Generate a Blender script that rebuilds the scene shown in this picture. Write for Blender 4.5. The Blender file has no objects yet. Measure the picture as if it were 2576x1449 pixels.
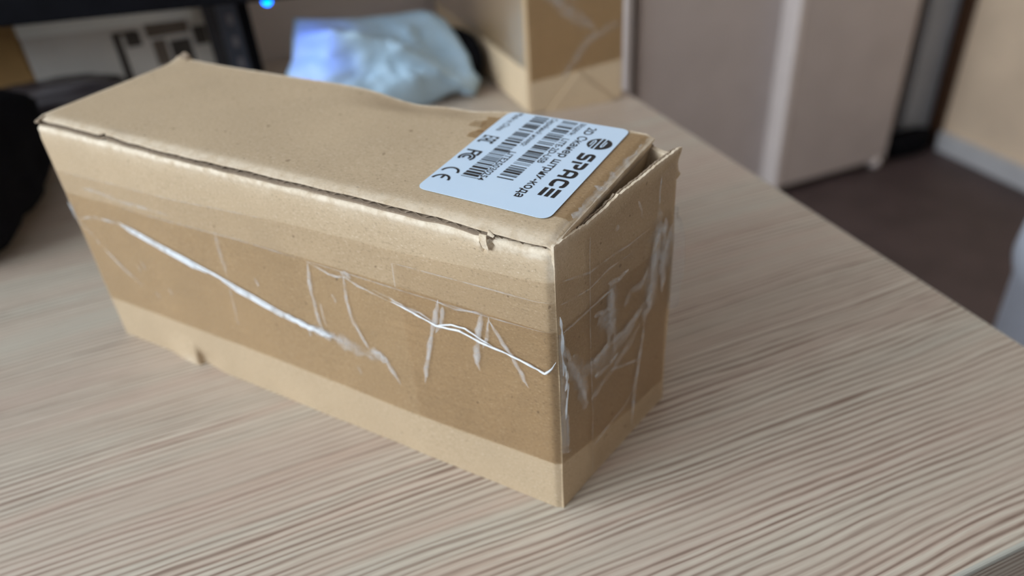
import bpy, bmesh, math, random
from mathutils import Vector, Matrix, noise

S = 0.097                      # one box height in metres; all plans below are in box heights
C = bpy.context.scene.collection
sc = bpy.context.scene
R = random.Random(7)

# ------------------------------------------------------------------ camera
cd = bpy.data.cameras.new('camera'); cam = bpy.data.objects.new('camera', cd); C.objects.link(cam)
r_ = Vector((0.92216463, -0.38184943, -0.06167176)); u_ = Vector((0.26661558, 0.51199352, 0.81656523))
f_ = Vector((0.28022942, 0.76945022, -0.57394932))
M = Matrix((r_, u_, -f_)).transposed().to_4x4()
M.translation = Vector((-0.651, -1.476, 2.0058)) * S
cam.matrix_world = M
cd.sensor_width = 36.0; cd.sensor_fit = 'HORIZONTAL'; cd.lens = 1944.07 / 2576 * 36
cd.clip_start = 0.01; cd.clip_end = 30
cd.dof.use_dof = True; cd.dof.focus_distance = 2.02 * S; cd.dof.aperture_fstop = 7.6
sc.camera = cam

# ------------------------------------------------------------------ world, light, exposure
w = bpy.data.worlds.new('room_light'); sc.world = w; w.use_nodes = True
bg = w.node_tree.nodes['Background']; bg.inputs[0].default_value = (0.86, 0.93, 1.0, 1); bg.inputs[1].default_value = 0.10
def area(name, loc, target, sx, sy, energy, col):
    l = bpy.data.lights.new(name, 'AREA'); l.shape = 'RECTANGLE'; l.size = sx; l.size_y = sy
    l.energy = energy; l.color = col
    o = bpy.data.objects.new(name, l); C.objects.link(o); o.location = Vector(loc) * S
    o.rotation_euler = (Vector(target) - Vector(loc)).to_track_quat('-Z', 'Y').to_euler()
    return o
area('window_daylight', (-25.6, 1.2, 9.5), (0, 1.2, 4), 2.7, 1.5, 150, (0.83, 0.92, 1.0))
sc.view_settings.view_transform = 'Standard'; sc.view_settings.look = 'None'
sc.view_settings.gamma = 1; sc.view_settings.use_curve_mapping = False
sc.view_settings.exposure = -0.04
sc.cycles.transparent_max_bounces = 48      # stacked clear tape layers

# ------------------------------------------------------------------ helpers
def lin(r, g, b):
    f = lambda c: (c / 255 / 12.92) if c / 255 <= 0.04045 else ((c / 255 + 0.055) / 1.055) ** 2.4
    return (f(r), f(g), f(b), 1)
def tag(o, label=None, cat=None, group=None, kind=None):
    if label: o['label'] = label
    if cat: o['category'] = cat
    if group: o['group'] = group
    if kind: o['kind'] = kind
    return o
def empty(name, loc=(0, 0, 0), rz=0):
    o = bpy.data.objects.new(name, None); C.objects.link(o); o.empty_display_size = 0.02
    o.location = Vector(loc) * S; o.rotation_euler = (0, 0, rz); return o
def link(name, me, mat=None, parent=None):
    o = bpy.data.objects.new(name, me); C.objects.link(o)
    if mat: me.materials.append(mat)
    if parent: o.parent = parent
    return o
def mesh(name, vs, fs, mat=None, parent=None, smooth=False, wear=None):
    me = bpy.data.meshes.new(name); me.from_pydata([(x * S, y * S, z * S) for x, y, z in vs], [], fs); me.update()
    if smooth: me.polygons.foreach_set('use_smooth', [True] * len(me.polygons))
    if wear:
        a = me.attributes.new('wear', 'FLOAT', 'POINT'); a.data.foreach_set('value', wear)
    return link(name, me, mat, parent)
def box_data(x0, x1, y0, y1, z0, z1, b=0):
    bm = bmesh.new(); bmesh.ops.create_cube(bm, size=1)
    for v in bm.verts:
        v.co = Vector(((x0 + x1) / 2 + v.co.x * (x1 - x0), (y0 + y1) / 2 + v.co.y * (y1 - y0), (z0 + z1) / 2 + v.co.z * (z1 - z0))) * S
    if b: bmesh.ops.bevel(bm, geom=list(bm.edges), offset=b * S, segments=2, affect='EDGES', profile=0.6)
    me = bpy.data.meshes.new('box'); bm.to_mesh(me); bm.free(); return me
def box(name, x0, x1, y0, y1, z0, z1, mat, parent=None, b=0):
    me = box_data(x0, x1, y0, y1, z0, z1, b); me.name = name
    return link(name, me, mat, parent)
def slab(name, nu, nv, fn, off, mat, parent, smooth=True, wearfn=None):
    """grid fn(a,b) with a,b in 0..1, closed to a slab by offset(point,a,b)."""
    vs, wr = [], []
    for j in range(nv + 1):
        for i in range(nu + 1):
            p = fn(i / nu, j / nv); vs.append(p); wr.append(wearfn(i / nu, j / nv, p) if wearfn else 0.0)
    n = len(vs); W = nu + 1
    if off:
        for k in range(n):
            i, j = k % W, k // W; d = off(i / nu, j / nv)
            vs.append((vs[k][0] + d[0], vs[k][1] + d[1], vs[k][2] + d[2])); wr.append(wr[k])
    fs = []
    for j in range(nv):
        for i in range(nu):
            a = j * W + i; fs.append((a, a + 1, a + W + 1, a + W))
            if off: fs.append((n + a + W, n + a + W + 1, n + a + 1, n + a))
    if off:
        for i in range(nu):
            fs.append((i + 1, i, n + i, n + i + 1)); t = nv * W; fs.append((t + i, t + i + 1, n + t + i + 1, n + t + i))
        for j in range(nv):
            a = j * W; fs.append((a, a + W, n + a + W, n + a)); a += nu; fs.append((a + W, a, n + a, n + a + W))
    o = mesh(name, vs, fs, mat, parent, False, wr)
    if smooth:
        o.data.polygons.foreach_set('use_smooth', [True] * len(o.data.polygons))
        o.data.set_sharp_from_angle(angle=math.radians(45))
    return o
def nz(x, y, z=0.0, s=1.0): return noise.noise(Vector((x * s, y * s, z * s)))
def lerp(pts, x):
    if x <= pts[0][0]: return pts[0][1]
    for (a, b), (c, d) in zip(pts, pts[1:]):
        if x <= c: return b + (d - b) * (x - a) / (c - a)
    return pts[-1][1]
def sm(a, b, x):
    t = min(1, max(0, (x - a) / (b - a))); return t * t * (3 - 2 * t)

class NT:
    def __init__(self, name):
        self.m = bpy.data.materials.new(name); self.m.use_nodes = True; self.t = self.m.node_tree
        self.t.nodes.clear(); self.out = self.n('ShaderNodeOutputMaterial')
    def n(self, typ, ins=None, **kw):
        d = self.t.nodes.new(typ)
        for k, v in kw.items(): setattr(d, k, v)
        for k, v in (ins or {}).items():
            if isinstance(v, bpy.types.NodeSocket): self.t.links.new(v, d.inputs[k])
            else: d.inputs[k].default_value = v
        return d
    def done(self, s): self.t.links.new(s, self.out.inputs[0]); return self.m
    def ramp(self, fac, stops):
        d = self.n('ShaderNodeValToRGB', {0: fac}); e = d.color_ramp.elements
        while len(e) < len(stops): e.new(0.5)
        for k, (p, c) in enumerate(stops):
            e[k].position = p; e[k].color = c if len(c) == 4 else (*c, 1)
        return d.outputs[0]
    def co(self): return self.n('ShaderNodeTexCoord').outputs['Object']
    def map(self, v, scale): return self.n('ShaderNodeMapping', {'Vector': v, 'Scale': scale}).outputs[0]
    def noise(self, v, scale, detail=2, rough=0.5, out=0):
        return self.n('ShaderNodeTexNoise', {'Vector': v, 'Scale': scale, 'Detail': detail, 'Roughness': rough}).outputs[out]
    def math(self, op, a, b=0.0): return self.n('ShaderNodeMath', {0: a, 1: b}, operation=op).outputs[0]
    def mix(self, f, a, b, mode='MIX'): 
        d = self.n('ShaderNodeMix', {0: f, 6: a, 7: b}, data_type='RGBA', blend_type=mode); return d.outputs[2]
    def bump(self, h, st, dist): return self.n('ShaderNodeBump', {'Height': h, 'Strength': st, 'Distance': dist}).outputs[0]
    def pbr(self, col, rough=0.6, normal=None, spec=0.5, metal=0.0):
        i = {'Base Color': col, 'Roughness': rough, 'Specular IOR Level': spec, 'Metallic': metal}
        if normal is not None: i['Normal'] = normal
        return self.n('ShaderNodeBsdfPrincipled', i).outputs[0]
G = lambda v: (v, v, v, 1)

def plain(name, col, rough=0.6, scale=40, amp=0.12, bump=0.15, spec=0.4, metal=0.0):
    t = NT(name); v = t.co(); n = t.noise(v, scale, 4)
    c = t.mix(t.ramp(n, [(0.3, G(0)), (0.7, G(1))]), tuple(x * (1 - amp) for x in col[:3]) + (1,), tuple(min(1, x * (1 + amp)) for x in col[:3]) + (1,))
    return t.done(t.pbr(c, rough, t.bump(n, bump, 0.001), spec, metal))

def cardboard(name, col, pale, wear=True, flute=True, spot=0.5):
    t = NT(name); v = t.co()
    big = t.noise(v, 22, 4, 0.6)
    c = t.mix(t.ramp(big, [(0.3, G(0)), (0.72, G(1))]), tuple(x * 0.93 for x in col[:3]) + (1,), tuple(min(1, x * 1.06) for x in col[:3]) + (1,))
    fib = t.noise(t.map(v, (1, 1.6, 1.6)), 1100, 2, 0.6)
    c = t.mix(t.ramp(fib, [(0.28, G(0.55)), (0.44, G(0))]), c, tuple(x * 0.55 for x in col[:3]) + (1,))
    c = t.mix(t.ramp(fib, [(0.58, G(0)), (0.76, G(0.5))]), c, pale)
    sp = t.noise(v, 420, 1)
    c = t.mix(t.ramp(sp, [(0.215, G(spot)), (0.26, G(0))]), c, (0.10, 0.055, 0.025, 1))
    if wear:
        a = t.n('ShaderNodeAttribute', attribute_name='wear').outputs['Fac']
        wn = t.noise(v, 260, 5, 0.7)
        k = t.math('MULTIPLY', a, t.ramp(wn, [(0.34, G(0.25)), (0.6, G(1))]))
        c = t.mix(k, c, pale)
    h = t.math('ADD', t.math('MULTIPLY', fib, 0.6), t.math('MULTIPLY', t.noise(v, 200, 3), 0.5))
    return t.done(t.pbr(c, 0.82, t.bump(h, 0.35, 0.0002), 0.25))

CARD = lin(194, 171, 140); PALE = lin(232, 217, 194)
m_card = cardboard('kraft_cardboard', CARD, PALE)
m_edge = cardboard('torn_cardboard_edge', lin(150, 132, 112), lin(205, 192, 172))
m_bigcard = cardboard('brown_carton_board', lin(222, 198, 164), lin(232, 214, 186), wear=False, spot=0.1)
m_brownbox = cardboard('old_brown_board', lin(176, 138, 88), lin(196, 160, 112), wear=False, spot=0.2)
m_greycarton = cardboard('grey_white_carton_board', lin(212, 206, 196), lin(226, 221, 212), wear=False, spot=0.05)

def film(name, tint, rough=0.22, haze=0.02, gl=1.0):
    t = NT(name); v = t.co()
    n = t.math('ADD', t.noise(v, 60, 4), t.math('MULTIPLY', t.noise(t.map(v, (1, 1, 6)), 90, 2), 0.5))
    nb = t.bump(n, 0.25, 0.002)
    tr = t.n('ShaderNodeBsdfTransparent', {0: tint}).outputs[0]
    gs = t.n('ShaderNodeBsdfGlossy', {0: G(1), 'Roughness': rough, 'Normal': nb}).outputs[0]
    fr = t.math('MULTIPLY', t.n('ShaderNodeFresnel', {'IOR': 1.45, 'Normal': nb}).outputs[0], gl)
    df = t.n('ShaderNodeBsdfDiffuse', {0: (0.8, 0.85, 0.9, 1)}).outputs[0]
    a = t.n('ShaderNodeMixShader', {0: haze, 1: tr, 2: df}).outputs[0]
    return t.done(t.n('ShaderNodeMixShader', {0: fr, 1: a, 2: gs}).outputs[0])
m_tape = film('packing_tape_film', (0.975, 0.935, 0.865, 1), haze=0.010, gl=0.5)
m_tape_b = film('thin_tape_film', (0.993, 0.978, 0.955, 1), haze=0.006, gl=0.35)
m_tape2 = film('torn_tape_film', (0.95, 0.88, 0.77, 1), haze=0.01, gl=0.5)
m_loose = film('loose_tape_film', (0.93, 0.94, 0.95, 1), rough=0.15, haze=0.07)
def crease(name, strength, rough=0.25, scale=160, lo=0.36, hi=0.62):
    t = NT(name); v = t.co(); n = t.noise(v, scale, 4, 0.65)
    f = t.math('MULTIPLY', t.ramp(n, [(lo, G(0.12)), (hi, G(1))]), strength)
    a = t.n('ShaderNodeAttribute', attribute_name='wear').outputs['Fac']
    f = t.math('MULTIPLY', f, a)
    tr = t.n('ShaderNodeBsdfTransparent').outputs[0]
    p = t.pbr((0.90, 0.95, 0.99, 1), rough, t.bump(n, 0.5, 0.0006), 0.7)
    return t.done(t.n('ShaderNodeMixShader', {0: f, 1: tr, 2: p}).outputs[0])
m_fold = crease('tape_ridge_highlight', 1.0, 0.12, 130, 0.22, 0.5)  # clear folds coloured whitish: window highlights on the ridges put into the colour
m_craze = crease('white_tape_crazing', 0.42)
m_faint = crease('faint_tape_line', 0.26, 0.3, 220)

# ------------------------------------------------------------------ wood desk material
def wood(name, dark=1.0):
    t = NT(name); v = t.co()
    warp = t.noise(t.map(v, (5, 14, 1)), 1, 2)
    warp2 = t.noise(t.map(v, (22, 60, 1)), 1, 2)
    sx = t.n('ShaderNodeSeparateXYZ', {0: v})
    yy = t.math('ADD', t.math('ADD', sx.outputs[1], sx.outputs[2]), t.math('ADD', t.math('MULTIPLY', warp, 0.012), t.math('MULTIPLY', warp2, 0.0018)))
    q = t.n('ShaderNodeCombineXYZ', {0: sx.outputs[0], 1: yy, 2: 0.0}).outputs[0]
    sy = t.n('ShaderNodeSeparateXYZ', {0: q}).outputs[1]
    jit = t.math('MULTIPLY', t.noise(t.map(q, (6, 210, 1)), 1, 2), 9.0)
    wave = t.math('SINE', t.math('ADD', t.math('MULTIPLY', sy, 2 * math.pi / 0.0026), jit))
    fray = t.noise(t.map(q, (45, 900, 1)), 1, 3)
    lines = t.math('ADD', t.math('MULTIPLY', wave, 0.26), t.math('ADD', t.math('MULTIPLY', fray, 0.55), 0.225))
    fine = t.noise(t.map(q, (60, 2200, 1)), 1, 2)
    broad = t.noise(t.map(q, (3, 60, 1)), 1, 3)
    broad2 = t.noise(t.map(q, (5, 110, 5)), 1.0, 2)
    K = lambda r, g, b: tuple(x * dark for x in lin(r, g, b)[:3]) + (1,)
    c = t.ramp(broad, [(0.3, K(190, 170, 154)), (0.5, K(192, 177, 160)), (0.7, K(190, 182, 166))])
    c = t.mix(t.ramp(broad2, [(0.54, G(0)), (0.75, G(0.5))]), c, K(186, 156, 139))
    amt = t.ramp(t.noise(t.map(q, (5, 34, 1)), 1, 3), [(0.34, G(0.2)), (0.60, G(1))])
    ln = t.math('MULTIPLY', t.ramp(lines, [(0.20, G(1)), (0.48, G(0))]), amt)
    c = t.mix(ln, c, K(128, 106, 92))
    lp = t.math('MULTIPLY', t.ramp(lines, [(0.56, G(0)), (0.78, G(0.6))]), amt)
    c = t.mix(lp, c, K(216, 208, 190))
    c = t.mix(t.ramp(fine, [(0.3, G(0.3)), (0.5, G(0))]), c, K(156, 136, 120))
    return t.done(t.pbr(c, 0.5, t.bump(lines, 0.3, 0.0003), 0.35))
m_wood = wood('ash_laminate')
m_band = plain('pale_edge_band', lin(186, 184, 172), 0.4, 60, 0.04, 0.05)

# ------------------------------------------------------------------ room (walls, floor)
FZ = -7.73
m_floor = plain('dark_brown_linoleum', lin(84, 70, 69), 0.55, 14, 0.18, 0.1)
m_wall = plain('grey_blue_wall_paint', lin(176, 180, 186), 0.7, 8, 0.05, 0.1)
m_beige = plain('beige_panel_wall', lin(240, 214, 184), 0.55, 9, 0.07, 0.05)
m_brown = plain('dark_brown_trim_wood', lin(74, 48, 30), 0.5, 30, 0.15, 0.1)
m_base = plain('pale_grey_skirting', lin(206, 204, 204), 0.5, 20, 0.05, 0.05)
o = box('floor', -26, 17.6, -14, 17.5, FZ - 0.5, FZ, m_floor); tag(o, 'dark brown floor seen beyond the right edge of the desk', kind='structure')
o = box('wall_back', -26, 17.6, 17.0, 17.5, FZ, 18, m_wall); tag(o, 'grey back wall behind the wardrobe', kind='structure')
o = box('wall_right', 17.1, 17.6, -14, 17.0, FZ, 18, m_beige); tag(o, 'beige panelled right wall above the pale skirting', kind='structure')
o = box('trim_1', 16.95, 17.098, 12.35, 12.72, FZ, 18, m_brown, b=0.02); tag(o, 'dark brown vertical trim at the end of the beige wall', kind='structure')
o = box('trim_2', 16.05, 17.098, 12.76, 13.0, FZ + 0.0, 18, m_wall, b=0.03); tag(o, 'grey blue upright boxing beside the brown trim', kind='structure')
o = box('baseboard_right', 16.9, 17.098, -14, 12.3, FZ, FZ + 0.52, m_base, b=0.03); tag(o, 'pale skirting along the foot of the beige wall', kind='structure')

m_ceil = plain('white_ceiling_paint', lin(226, 226, 228), 0.8, 6, 0.02, 0.05)
m_far = plain('pale_wall_paint', lin(160, 159, 162), 0.8, 6, 0.05, 0.05)
o = box('ceiling', -26, 17.6, -14, 17.5, 18, 18.5, m_ceil); tag(o, 'white ceiling', kind='structure')
o = box('wall_left', -26.5, -26, -14, 17.5, FZ, 18, m_ceil); tag(o, 'window wall on the left', kind='structure')
o = box('wall_front', -26, 17.6, -14.5, -14, FZ, 18, m_far); tag(o, 'wall behind the viewer', kind='structure')

# ------------------------------------------------------------------ wardrobe beyond the desk
m_ward = plain('beige_grey_laminate', lin(212, 200, 194), 0.5, 12, 0.04, 0.05)
m_pale = plain('pale_laminate_edge', lin(240, 228, 222), 0.45, 30, 0.03, 0.05)
wd = empty('wardrobe', (11.5, 14.5, FZ)); tag(wd, 'tall beige grey laminate wardrobe standing beyond the right edge of the desk', 'wardrobe')
def wbox(name, x0, x1, y0, y1, z0, z1, m, par=wd, b=0):
    ox, oy, oz = 11.5, 14.5, FZ
    return box(name, x0 - ox, x1 - ox, y0 - oy, y1 - oy, z0 - oz, z1 - oz, m, par, b)
wbox('side_panel', 7.32, 7.50, 12.55, 16.9, FZ + 0.12, 16, m_pale, b=0.02)
wbox('side_panel', 15.02, 15.18, 12.35, 16.9, FZ + 0.12, 16, m_ward, b=0.02)
wbox('back_panel', 7.5, 15.02, 16.7, 16.9, FZ + 0.12, 16, m_ward)
wbox('bottom_panel', 7.5, 15.02, 12.92, 16.7, FZ + 0.12, FZ + 0.3, m_ward)
wbox('top_panel', 7.5, 15.02, 12.6, 16.9, 15.8, 16, m_ward)
d = wbox('door', 7.80, 11.46, 12.72, 12.89, FZ + 0.2, 15.8, m_ward, b=0.02)
d = wbox('door', 11.62, 15.0, 12.18, 12.36, FZ + 0.25, 15.9, m_ward, b=0.02)
d = wbox('divider_panel', 11.46, 11.62, 12.16, 16.7, FZ + 0.16, 15.9, m_pale, b=0.03)
tag(d, 'pale upright edge between the two doors')
for x, y in ((14.75, 12.28), (7.42, 12.7), (14.9, 16.6), (7.42, 16.6)):
    vs, fs = [], []
    bm = bmesh.new(); bmesh.ops.create_uvsphere(bm, u_segments=16, v_segments=10, radius=0.17 * S)
    for v in bm.verts: v.co = v.co + Vector((x - 11.5, y - 14.5, 0.17)) * S
    me = bpy.data.meshes.new('foot'); bm.to_mesh(me); bm.free()
    me.polygons.foreach_set('use_smooth', [True] * len(me.polygons))
    f = link('foot', me, m_pale, wd); tag(f, 'small round pale foot')

# black bag in the corner on the floor
m_black = plain('black_cloth', (0.006, 0.006, 0.008, 1), 0.9, 30, 0.3, 0.6, 0.1)
def lump(name, cx, cy, cz, rx, ry, rz, mat, parent=None, amp=0.12, fs=2.0, flat=True, seed=0.0, power=2.4, segs=(40, 24)):
    bm = bmesh.new(); bmesh.ops.create_uvsphere(bm, u_segments=segs[0], v_segments=segs[1], radius=1)
    for v in bm.verts:
        d = v.co.normalized()
        k = (abs(d.x) ** power + abs(d.y) ** power + abs(d.z) ** power) ** (-1 / power)
        k *= 1 + amp * noise.fractal(d * fs + Vector((seed, seed * 1.7, seed * 0.3)), 0.7, 2.0, 4)
        p = Vector((d.x * k * rx, d.y * k * ry, d.z * k * rz))
        if flat: p.z = max(p.z, -rz * 0.98)
        v.co = (p + Vector((cx, cy, cz))) * S
    me = bpy.data.meshes.new(name); bm.to_mesh(me); bm.free()
    me.polygons.foreach_set('use_smooth', [True] * len(me.polygons))
    return link(name, me, mat, parent)
o = lump('bag', 15.98, 12.44, FZ + 0.36, 0.78, 0.26, 0.37, m_black, amp=0.15, seed=3.3)
tag(o, 'black bag on the floor in the corner beside the wardrobe', 'bag')

# white bin at the right edge
m_whitebin = plain('white_plastic', lin(226, 236, 250), 0.4, 20, 0.03, 0.05)
def lathe(name, prof, mat, parent=None, seg=48, loc=(0, 0, 0)):
    vs, fs = [], []
    for (r, z) in prof:
        for i in range(seg):
            a = 2 * math.pi * i / seg; vs.append((loc[0] + r * math.cos(a), loc[1] + r * math.sin(a), loc[2] + z))
    for j in range(len(prof) - 1):
        for i in range(seg):
            a = j * seg + i; b = j * seg + (i + 1) % seg
            fs.append((a, b, b + seg, a + seg))
    fs.append(tuple(range(seg))[::-1]); n = (len(prof) - 1) * seg; fs.append(tuple(n + i for i in range(seg)))
    o = mesh(name, vs, fs, mat, parent, True); o.data.set_sharp_from_angle(angle=math.radians(40)); return o
bn = empty('waste_bin', (6.35, 1.35, FZ)); tag(bn, 'white round plastic bin on the floor, cut off by the right edge', 'bin')
lathe('bin_body', [(1.02, 0), (1.08, 0.08), (1.2, 5.6), (1.16, 5.62), (1.0, 0.25)], m_whitebin, bn)
lathe('bin_lid', [(1.24, 5.62), (1.26, 5.7), (1.24, 5.95), (1.0, 6.3), (0.4, 6.5), (0.02, 6.52)], m_whitebin, bn)

# ------------------------------------------------------------------ desk
U1, V0, V1, U0 = 1.9384, -0.694, 5.12, -9.5
m_screen = plain('beige_grey_screen', lin(216, 203, 193), 0.6, 12, 0.05, 0.05)
dk = empty('desk', ((U0 + U1) / 2, (V0 + V1) / 2, FZ)); tag(dk, 'light ash wood desk carrying the taped cardboard box', 'desk')
def dbox(name, x0, x1, y0, y1, z0, z1, m, b=0):
    ox, oy, oz = (U0 + U1) / 2, (V0 + V1) / 2, FZ
    return box(name, x0 - ox, x1 - ox, y0 - oy, y1 - oy, z0 - oz, z1 - oz, m, dk, b)
dbox('desktop', U0, U1 - 0.012, V0 + 0.012, V1, -0.26, 0, m_wood)
def band(name, pts, par):   # chamfered strip of pale edging swept along a straight run
    (x0, y0), (x1, y1), (nx, ny) = pts
    prof = [(0, 0.0), (0.006, -0.0015), (0.0105, -0.005), (0.012, -0.011), (0.012, -0.022), (0, -0.022)]
    ox, oy, oz = (U0 + U1) / 2, (V0 + V1) / 2, FZ
    vs, fs = [], []
    for (x, y) in ((x0, y0), (x1, y1)):
        for d, z in prof: vs.append((x + nx * d - ox, y + ny * d - oy, z - oz))
    n = len(prof)
    for i in range(n):
        j = (i + 1) % n; fs.append((i, j, n + j, n + i))
    fs += [tuple(range(n))[::-1], tuple(range(n, 2 * n))]
    return mesh(name, vs, fs, m_band, par)
band('edge_band', ((U0, V0 + 0.012), (U1 - 0.012, V0 + 0.012), (0, -1)), dk)
band('edge_band', ((U1 - 0.012, V0 + 0.012), (U1 - 0.012, V1), (1, 0)), dk)
dbox('front_edge', U0, U1 - 0.003, V0 + 0.003, V0 + 0.011, -0.26, -0.0225, m_wood)
dbox('side_edge', U1 - 0.011, U1 - 0.003, V0 + 0.012, V1, -0.26, -0.0225, m_band)
dbox('leg_panel', U1 - 0.9, U1 - 0.7, V0 + 0.6, V1 - 0.3, FZ, -0.261, m_wood)
dbox('leg_panel', U0 + 0.1, U0 + 0.3, V0 + 0.4, V1 - 0.3, FZ, -0.261, m_wood)
dbox('modesty_panel', U0 + 0.3, U1 - 0.9, V1 - 0.8, V1 - 0.65, -4.5, -0.261, m_wood)

so = empty('partition_screen', (-3.8, 5.2, FZ)); tag(so, 'beige grey partition standing along the back edge of the desk', 'partition')
box('screen_panel', -5.7, 5.70, -0.055, 0.055, 0, 5.0 - FZ, m_screen, so, 0.01)
box('screen_joint', 3.345, 3.40, -0.07, -0.0555, 7.8, 4.99 - FZ, m_pale, so, 0.004)
for x in (-5.2, 5.2): box('foot', x - 0.1, x + 0.1, 0.0552, 1.2, 0, 0.25, m_screen, so, 0.02)

# ------------------------------------------------------------------ the taped cardboard box
A = 2.131; B = 0.690; T = 0.028
bx = empty('cardboard_box', (0, 0, 0), math.atan2(-0.78872667, 0.61474404))
tag(bx, 'long kraft cardboard box wrapped in clear tape with a white barcode label', 'box')

def front_y(x, z):
    y = 0.004 * nz(x * 2.2, z * 2.0, 1.3) + 0.0012 * nz(x * 9, z * 9, 4.4)
    y += sm(-0.03, 0.0, x) ** 2 * 0.010
    y += 0.010 * sm(0.14, 0.02, z) * sm(-1.86, -1.72, x) * -1.6 * (1 - sm(-1.66, -1.645, x))      # crushed foot of the panel
    y += 0.012 * sm(0.10, 0.03, z) * sm(-1.655, -1.645, x) * (1 - sm(-1.64, -1.5, x))
    cz = 0.966 + 0.004 * nz(x * 6, 2.2)                                                           # crease along the top roll
    if x > -0.19: y += 0.006 * math.exp(-((z - cz) / 0.006) ** 2)
    y += 0.006 * math.exp(-((z - 0.945) / 0.012) ** 2) * (0.3 + 0.7 * (0.5 + 0.5 * nz(x * 3, 7.7)))
    n = math.exp(-((x + 0.197 - 0.02 * (z - 0.96) / 0.05 + 0.004 * nz(z * 90, 2)) / 0.0045) ** 2) * sm(0.925, 0.945, z); y += 0.03 * n
    y += 0.03 * max(0, 1 - abs(x + 0.183) / 0.014 - abs(z - 0.945) / 0.013)   # the tear
    y -= 0.010 * sm(-0.235, -0.2, x) * (1 - sm(-0.2, -0.196, x)) * sm(0.93, 0.955, z)
    return y
def front(a, b):
    x = -A + A * a; n = 0.94
    if b < n:
        z = b / n * 0.953; y = front_y(x, z)
    else:
        th = (b - n) / (1 - n) * math.pi * 0.62; rr = 0.017
        y = front_y(x, 0.953) + rr - rr * math.cos(th); z = 0.953 + rr * math.sin(th) * (0.9 + 0.15 * nz(x * 5, 9.1))
    z += (0.002 * nz(x * 14, 3.3) if b < 0.03 else 0); return (x, y, max(z, 0.0005))
def front_wear(a, b, p):
    x, y, z = p
    k = 1.0 * math.exp(-((z - 0.962) / 0.013) ** 2) + 0.55 * math.exp(-((z - 0.948) / 0.01) ** 2) * sm(-0.24, -0.16, x)
    k += 0.7 * math.exp(-((x + 0.004) / 0.012) ** 2) * sm(0.86, 0.9, z)
    k += 0.35 * sm(0.86, 0.98, z) * (0.5 + 0.5 * nz(x * 4, z * 12))
    k += 0.5 * math.exp(-((x + 1.70) / 0.05) ** 2) * sm(0.06, 0.01, z)
    k += 0.9 * math.exp(-((x + 0.215) / 0.018) ** 2) * sm(0.93, 0.95, z)
    return min(1, k)
slab('front_panel', 260, 90, front, lambda a, b: (0, T if b < 0.93 else 0.012, 0 if b < 0.93 else -0.01), m_card, bx, wearfn=front_wear)

# lid -------------------------------------------------------------
def lid_z(x, y):
    z = 1.0 + 0.0035 * nz(x * 2.1, y * 2.5, 5.1) * sm(0.0, 0.2, y)
    z -= 0.030 * math.exp(-((x + 0.90) / 0.17) ** 2) * sm(0.52, 0.69, y)
    z -= 0.016 * math.exp(-((x + 0.66) / 0.10) ** 2) * sm(0.55, 0.69, y)
    z -= 0.009 * sm(0.045, 0.005, y)
    z -= 0.010 * sm(-0.5, -0.05, x) * sm(0.10, 0.0, y)
    z -= 0.012 * sm(-0.028, 0.0, x)
    z += 0.016 * math.exp(-(((x + A) / 0.05) ** 2 + ((y - B) / 0.05) ** 2))
    z += 0.007 * math.exp(-((x + 1.72) / 0.07) ** 2) * sm(0.06, 0.02, y) * (1 if x > -1.755 else 0.1)
    return z
def lid_y(x, b):
    y0 = 0.014 + 0.006 * nz(x * 3, 0.4) + 0.003 * nz(x * 14, 1.4) + 0.010 * sm(-1.79, -1.75, x) * (1 - sm(-1.75, -1.74, x)); y1 = B + 0.004 * nz(x * 4, 8.0) + 0.002 * nz(x * 25, 2.0)
    return y0 + (y1 - y0) * b
def lid(a, b):
    x = -A + 0.004 + (A - 0.004) * a + 0.003 * nz(b * 9, 6.6) * (1 if a in (0, 1) else 0); y = lid_y(x, b)
    return (x, y, lid_z(x, y))
def lid_wear(a, b, p):
    x, y, z = p
    k = 0.65 * sm(0.075, 0.012, y) + 0.85 * sm(0.665, 0.69, y) + 0.9 * math.exp(-((x + 0.006) / 0.012) ** 2)
    k += 0.5 * sm(-A + 0.03, -A + 0.004, x)
    return min(1, k)
slab('lid', 240, 80, lid, lambda a, b: (0, 0, -0.006), m_card, bx, wearfn=lid_wear)
slab('lid_liner', 120, 8, lambda a, b: (lambda p: (p[0], p[1] - 0.004 + 0.004 * nz(p[0] * 11, 3), p[2] - 0.019 - 0.004 * nz(p[0] * 3, 2.7)))(lid(a, b)), lambda a, b: (0, 0, -0.005), m_edge, bx)
def flute(a, b):
    x, y, z = lid(a, 0.0); ph = x / 0.065 * 2 * math.pi
    return (x, y + 0.003 + b * 0.05, z - 0.0125 + 0.0052 * math.sin(ph) + 0.0 * b)
slab('lid_flute', 700, 2, flute, lambda a, b: (0, 0, -0.0016), m_edge, bx)
def tuck(a, b):
    y = 0.032 + (0.668 - 0.032) * a; w = 0.0025 * nz(a * 14, b * 6, 2.0)
    if b < 0.25:
        th = b / 0.25 * math.pi / 2; x = -0.018 + 0.018 * math.sin(th); z = lid_z(-0.02, y) - 0.018 + 0.014 * math.cos(th)
    else:
        k = (b - 0.25) / 0.75; x = 0.0 - 0.05 * k * sm(0, 0.4, a) - 0.012 * k; z = lid_z(-0.02, y) - 0.018 - 0.30 * k
    return (x + w, y, z)
slab('tuck_flap', 60, 28, tuck, lambda a, b: (-0.006, 0, -0.004), m_card, bx,
     wearfn=lambda a, b, p: 0.9 * math.exp(-((b - 0.2) / 0.10) ** 2) * (0.4 + 0.6 * sm(-0.3, 0.4, nz(a * 9, 4))))

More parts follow.
